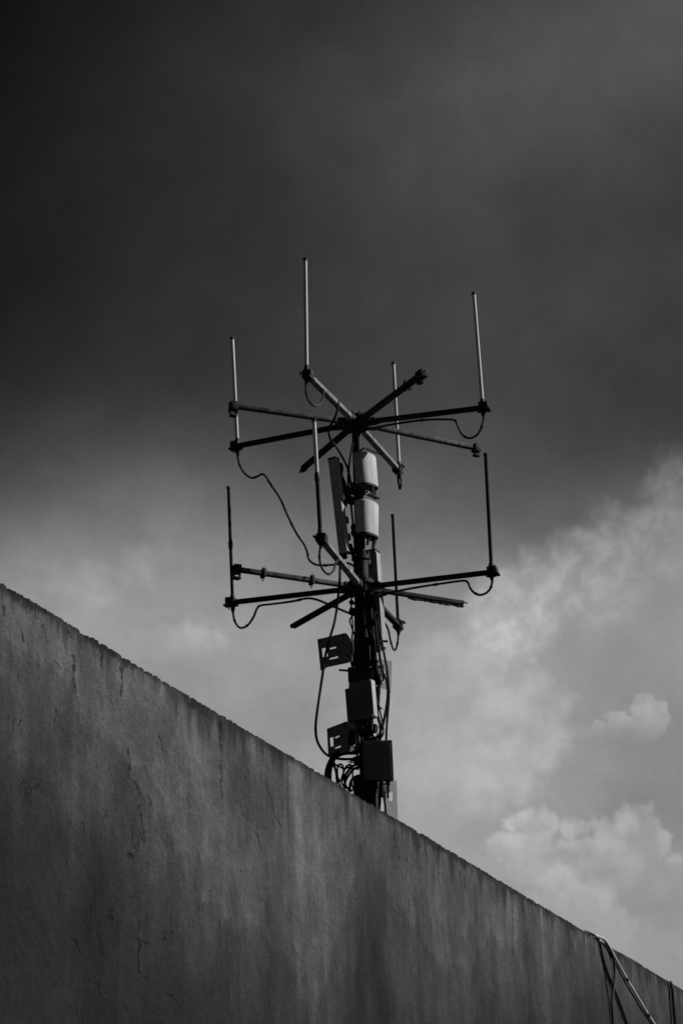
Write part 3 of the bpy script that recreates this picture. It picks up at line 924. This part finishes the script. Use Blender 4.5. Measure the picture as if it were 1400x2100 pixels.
# the coil of slack cable resting behind the wall top
GO = 'slack cable loops behind the wall top'
coil = [
    ([(735, 1541), (716, 1538), (700, 1541), (684, 1552), (675, 1566), (670, 1582), (669, 1600), (670, 1625)], 0.017, 'thickest bent cable arching down behind the wall beside the coil'),
    ([(730, 1545), (705, 1546), (688, 1554), (681, 1568), (677, 1585), (677, 1625)], 0.011, 'second arched cable just inside the thickest one'),
    ([(684, 1556), (687, 1575), (691, 1592), (699, 1602), (704, 1590), (703, 1573), (698, 1567), (692, 1573), (692, 1592), (697, 1610), (704, 1622)], 0.0068, 'left tall narrow loop of the slack coil'),
    ([(683, 1566), (694, 1571), (704, 1576), (714, 1574), (720, 1570), (716, 1568), (709, 1573), (704, 1585), (700, 1600), (704, 1612), (714, 1618)], 0.0068, 'middle loop of the slack coil with a rounded hook on top'),
    ([(736, 1560), (728, 1568), (718, 1576), (708, 1590), (706, 1604), (712, 1616), (722, 1622)], 0.009, 'slanting cable from the pole into the coil'),
    ([(738, 1573), (726, 1577), (716, 1588), (708, 1602), (706, 1618)], 0.010, 'curved cable under the slanting one in the coil'),
    ([(738, 1590), (727, 1594), (719, 1604), (716, 1625)], 0.010, 'lowest short cable of the coil beside the pole'),
    ([(680, 1560), (688, 1582), (690, 1600), (694, 1622)], 0.007, 'straight cable at the left of the coil'),
    ([(722, 1575), (723, 1590), (721, 1606), (726, 1624)], 0.006, 'thin upright wire at the right of the coil'),
    ([(714, 1562), (724, 1564), (734, 1560)], 0.0045, 'short loose wire sticking out above the coil'),
    ([(731, 1545), (735, 1555), (737, 1565), (733, 1578)], 0.009, 'small bow of cable touching the pole above the coil'),
]
for pts, r, lab in coil:
    cable([(a, b2, 14.36 + 0.06 * rr.random()) for a, b2 in pts], r, lab, GO)

# ------------------------------------------------------------------ conduit and cables over the wall, lower right
def wcable(pts, r, label, mat, name, cat, group=None, n=8):
    P = [at_wall(a, b2, off) for a, b2, off in pts]
    return tag(MB().tube(spline(P, 6), r, n).build(name, mat), label, cat, group)


cd = thing('conduit', at_wall(1238, 1928, 0.03), 'white conduit bent over the wall top and slanting down its face at lower right', 'conduit')
PW = [at_wall(a, b2, o_) for a, b2, o_ in ((1200, 1910, -0.2), (1208, 1913.5, -0.08), (1218, 1918, 0.0), (1229, 1922, 0.02), (1237, 1925.5, 0.025), (1242, 1931, 0.022))]
MB().tube(spline(PW, 6), 0.0145, 12).build('bend', M_PVC, cd)
P1, P2, P3, P4 = at_wall(1241, 1929, 0.02), at_wall(1284, 2008, 0.02), at_wall(1328, 2081, 0.02), at_wall(1400, 2190, 0.02)
MB().tube([P1, P2], 0.013, 12).build('pipe', M_PVC, cd)
MB().tube([P2, P3], 0.013, 12).build('pipe', M_PVC, cd)
MB().tube([P3, P4], 0.013, 12).build('pipe', M_PVC, cd)
for P_ in (P2, P3):
    ax = (P3 - P2).normalized()
    MB().tube([P_ - ax * 0.04, P_ + ax * 0.04], 0.0155, 12).build('coupling', M_IRON, cd)
GWL = 'black cables hanging down the wall face'
wcable([(1222, 1922, -0.03), (1228, 1931, 0.016), (1233, 1955, 0.016), (1242, 1988, 0.016), (1258, 2027, 0.018), (1273, 2067, 0.016), (1290, 2115, 0.016), (1310, 2180, 0.016)], 0.013, 'black cable crossing under the other beside the white conduit, heading right as it falls', M_RUBBER, 'cable', 'cable', GWL)
wcable([(1234, 1924, 0.0), (1245, 1938, 0.018), (1253, 1955, 0.020), (1258, 1975, 0.020), (1259, 2005, 0.020), (1257, 2030, 0.022), (1254, 2062, 0.020), (1256, 2105, 0.018), (1258, 2180, 0.018)], 0.012, 'black cable next to the white conduit that bows right then hangs plumb', M_RUBBER, 'cable', 'cable', GWL)
wcable([(1229, 1928, 0.010), (1236, 1968, 0.010), (1243, 2020, 0.010), (1249, 2070, 0.010), (1252, 2110, 0.010), (1257, 2180, 0.010)], 0.005, 'hair-thin wire left of the two black cables by the conduit', M_RUBBER, 'cable', 'cable', GWL)
wcable([(1374, 2014, -0.05), (1376, 2020, 0.016), (1379, 2050, 0.016), (1382, 2085, 0.016), (1385, 2120, 0.016), (1390, 2180, 0.016)], 0.014, 'black cable hanging plumb at the far right end of the wall', M_RUBBER, 'cable', 'cable', GWL)
wcable([(1368, 2012, -0.05), (1370, 2017, 0.010), (1372, 2050, 0.010), (1375, 2085, 0.010), (1377, 2120, 0.010), (1381, 2180, 0.010)], 0.008, 'thinner cable beside the plumb one at the far right', M_RUBBER, 'cable', 'cable', GWL)

# ------------------------------------------------------------------ sky: storm cloud over a brighter horizon, mapped by bearing and elevation (degrees)
SUN_AZ, SUN_EL = 80.0, 36.0
AZ = [-10, -7.5, -5, -2.5, 0, 2.5, 5, 7.5, 10]
EL0, DEL = 4.0, 1.5
SKY = [
  [0.549, 0.549, 0.568, 0.587, 0.588, 0.588, 0.588, 0.588, 0.589, 0.577, 0.42, 0.269, 0.198, 0.15, 0.132, 0.125, 0.123, 0.119, 0.114, 0.101, 0.096],
  [0.549, 0.549, 0.568, 0.587, 0.588, 0.588, 0.588, 0.588, 0.594, 0.595, 0.482, 0.325, 0.248, 0.187, 0.167, 0.159, 0.155, 0.15, 0.145, 0.128, 0.118],
  [0.549, 0.55, 0.569, 0.587, 0.588, 0.588, 0.588, 0.588, 0.602, 0.585, 0.483, 0.35, 0.277, 0.216, 0.194, 0.186, 0.183, 0.183, 0.18, 0.159, 0.142],
  [0.549, 0.551, 0.569, 0.588, 0.589, 0.596, 0.596, 0.591, 0.594, 0.562, 0.466, 0.33, 0.266, 0.23, 0.215, 0.21, 0.211, 0.213, 0.21, 0.184, 0.164],
  [0.549, 0.551, 0.57, 0.588, 0.592, 0.608, 0.609, 0.59, 0.587, 0.53, 0.451, 0.326, 0.265, 0.24, 0.232, 0.231, 0.236, 0.243, 0.245, 0.215, 0.192],
  [0.549, 0.552, 0.571, 0.587, 0.596, 0.614, 0.626, 0.607, 0.592, 0.504, 0.438, 0.324, 0.27, 0.25, 0.249, 0.251, 0.26, 0.278, 0.292, 0.251, 0.226],
  [0.549, 0.553, 0.572, 0.581, 0.58, 0.586, 0.606, 0.619, 0.621, 0.508, 0.381, 0.305, 0.271, 0.259, 0.261, 0.257, 0.264, 0.285, 0.314, 0.279, 0.261],
  [0.549, 0.553, 0.567, 0.576, 0.565, 0.546, 0.562, 0.584, 0.621, 0.557, 0.363, 0.285, 0.258, 0.252, 0.255, 0.253, 0.258, 0.277, 0.311, 0.306, 0.303],
  [0.549, 0.551, 0.558, 0.559, 0.537, 0.528, 0.546, 0.573, 0.591, 0.576, 0.432, 0.272, 0.234, 0.237, 0.247, 0.246, 0.254, 0.275, 0.307, 0.337, 0.338],
]
PUFF = {
'low': ([(4.37, 10.99, 0.34), (4.8, 11.05, 0.4), (5.29, 10.93, 0.45), (5.94, 10.82, 0.37), (6.35, 10.78, 0.29), (6.96, 10.62, 0.48), (7.74, 10.67, 0.8), (8.06, 10.14, 0.66), (4.91, 10.09, 0.8), (6.06, 9.66, 1.06), (7.37, 9.6, 1.19), (4.1, 10.45, 0.5), (8.73, 9.53, 0.53), (7.55, 11.0, 0.42), (5.0, 11.25, 0.24), (6.7, 10.85, 0.26), (8.35, 10.5, 0.4)], 0.11, 0.19, (0.08, 1, 9.0, 11.5)),
'mid': ([(5.64, 9.16, 0.73), (6.27, 8.75, 0.8), (6.74, 8.1, 0.8), (5.1, 8.93, 0.53)], 0.08, 0.35, (0.4, 0.9, 9.2, 11.2)),
'small': ([(8.16, 13.95, 0.48), (8.6, 13.66, 0.34), (7.52, 13.47, 0.48), (6.91, 13.37, 0.34), (6.44, 13.33, 0.29), (8.19, 13.43, 0.53)], 0.115, 0.09, (0.15, 1, 14.0, 15.3)),
'left': ([(5.02, 14.25, 1.06), (5.96, 14.2, 0.48), (5.77, 13.43, 0.53), (5.2, 12.8, 0.66), (4.57, 13.49, 1.59), (4.63, 12.31, 0.8), (2.54, 13.57, 2.65)], 0.07, 0.4, (1, 0.1, 1.8, 6.6)),
'upper': ([(7.69, 18.94, 0.58), (7.34, 19.26, 0.32), (8.19, 18.67, 0.66), (8.71, 18.24, 1.19), (6.9, 17.97, 1.06), (9.11, 19.79, 0.53), (9.75, 20.0, 0.8), (9.73, 18.95, 1.19), (5.76, 17.37, 1.19), (7.54, 17.4, 1.46), (4.75, 16.77, 1.46), (9.32, 20.56, 0.24)], 0.14, 0.55, (-0.6, 0.8, 7.2, 10.8)),
'west': ([(-7.4, 17.72, 0.7), (-8.3, 17.9, 0.55), (-6.85, 18.1, 0.38), (-6.9, 17.3, 0.5), (-9.2, 18.0, 0.8), (-5.9, 18.2, 0.6)], 0.05, 0.5, (0.8, 0.1, -6.4, -3.9)),
'west low': ([(-4.2, 16.25, 0.6), (-4.9, 16.1, 0.5), (-3.5, 16.3, 0.4)], 0.065, 0.5, (0, 1, 14.8, 16.4)),
}


def make_sky():
    w = bpy.data.worlds.new('World'); SC.world = w; w.use_nodes = True
    nt = w.node_tree; S.nt = nt
    tc = nt.nodes.new('ShaderNodeTexCoord'); sp = nt.nodes.new('ShaderNodeSeparateXYZ')
    nt.links.new(tc.outputs['Generated'], sp.inputs[0])
    dx, dy, dz = S(sp.outputs[0]), S(sp.outputs[1]), S(sp.outputs[2])
    D2R = 57.29578
    az = S.m('ARCTAN2', dx, dy) * D2R
    el = S.m('ARCSINE', dz) * D2R
    p0 = xyz(az, el)
    # slow warp so that no front runs straight
    wa = fbm(p0, 0.20, 3, 0.45); wb = fbm(xyz(az + 40.0, el + 9.0), 0.20, 3, 0.45)
    aw = az + (wa - 0.5) * 2.4
    ew = el + (wb - 0.5) * 1.8
    t = (ew - EL0) / (DEL * (len(SKY[0]) - 1))
    base = None
    for i, c in enumerate(SKY):
        n = nt.nodes.new('ShaderNodeValToRGB'); cr = n.color_ramp; cr.interpolation = 'B_SPLINE'
        N = len(c)
        cr.elements[0].position = 0; cr.elements[1].position = 1
        for k in range(1, N - 1): cr.elements.new(k / (N - 1))
        for k in range(N): cr.elements[k].color = (c[k],) * 3 + (1,)
        nt.links.new(t.k, n.inputs[0])
        sx = nt.nodes.new('ShaderNodeSeparateColor'); nt.links.new(n.outputs[0], sx.inputs[0])
        v = S(sx.outputs[0])
        base = v if base is None else mixf(base, v, S.m('MULTIPLY', (aw - AZ[i - 1]), 1 / (AZ[i] - AZ[i - 1]), clamp=True))
    # the sky to the sides and behind: plain storm cloud
    off = sstep(S.m('ABSOLUTE', az), 14.0, 40.0)
    storm = sstep(fbm(tc.outputs['Generated'], 2.2, 5), 0.3, 0.7, 0.12, 0.21)
    base = mixf(base, storm, off)
    # soft mottling
    f1 = fbm(p0, 0.55, 6, 0.55, 0.3); f3 = fbm(p0, 3.5, 5, 0.7); f2 = fbm(xyz(az * 0.8 + el * 0.35, el * 1.2 - az * 0.25), 0.22, 5, 0.5)
    v = base * (sstep(f1, 0.25, 0.75, 0.97, 1.03)) * sstep(f3, 0.3, 0.7, 0.988, 1.012) * sstep(f2, 0.28, 0.72, 0.94, 1.06)
    # heaped clouds: joined rounds with billowed edges, brightest just inside the rim
    b1 = fbm(p0, 1.5, 4, 0.5); b2 = fbm(xyz(az + 13.0, el - 5.0), 1.5, 4, 0.5)
    bil = voro(xyz(az + b1 * 0.5, el + b2 * 0.5), 1.9, 'SMOOTH_F1')
    bil2 = voro(xyz(az + b2 * 0.4, el + b1 * 0.4), 4.2, 'SMOOTH_F1')
    pw = xyz(az + (b1 - 0.5) * 0.75, el + (b2 - 0.5) * 0.75)
    pw2 = xyz(az + (b1 - 0.5) * 0.6, el + (b2 - 0.5) * 0.6)
    tn = fbm(p0, 1.7, 5, 0.55, 0.3)
    tex = sstep(tn, 0.3, 0.7, 0.55, 1.2)
    tex2 = sstep(fbm(p0, 1.3, 3, 0.45), 0.32, 0.68, 0.5, 1.25)
    near = sstep(S.m('ABSOLUTE', az), 16.0, 12.0)
    for key, (L, amp, edge, (ca, ce_, g0, g1)) in PUFF.items():
        s_ = None
        for (a, e, r) in L:
            q_ = r - vdist(pw2 if key in ('low', 'small') else pw, (a, e, 0))
            s_ = q_ if s_ is None else mx(s_, q_)
        s_ = s_ + (0.42 - bil) * 0.24 + (0.4 - bil2) * 0.2
        rim = sstep(s_, -edge * 0.5, edge) * sstep(az * ca + el * ce_, g0, g1)
        v = v + rim * (tex2 if key in ('low', 'small', 'left') else tex) * near * amp
    lin = mx(v, 0.02) ** 2.2
    # physical daylight sky, reduced to its brightness, glimmers faintly through the cloud
    ns = nt.nodes.new('ShaderNodeTexSky'); ns.sky_type = 'NISHITA'; ns.sun_disc = False
    ns.sun_elevation = radians(SUN_EL); ns.sun_rotation = radians(SUN_AZ)
    bw = nt.nodes.new('ShaderNodeRGBToBW'); nt.links.new(ns.outputs[0], bw.inputs[0])
    out = lin * 10.0 + S(bw.outputs[0]) * 0.004
    bg = nt.nodes['Background']
    gray_to(bg.inputs['Color'], out)
    bg.inputs['Strength'].default_value = 0.1


make_sky()

sun_d = bpy.data.lights.new('sun', 'SUN'); sun_d.energy = 3.4; sun_d.angle = radians(0.5); sun_d.color = (1, 1, 1)
sun = bpy.data.objects.new('sun', sun_d); COL.objects.link(sun)
sd = Vector((sin(radians(SUN_AZ)) * cos(radians(SUN_EL)), cos(radians(SUN_AZ)) * cos(radians(SUN_EL)), sin(radians(SUN_EL))))
sun.rotation_euler = (-sd).to_track_quat('-Z', 'Y').to_euler()
sun.location = sd * 60

SC.view_settings.view_transform = 'Standard'
SC.view_settings.look = 'None'
SC.view_settings.exposure = 0.0
SC.view_settings.gamma = 1.0
SC.cycles.use_denoising = False
SC.cycles.filter_width = 1.6
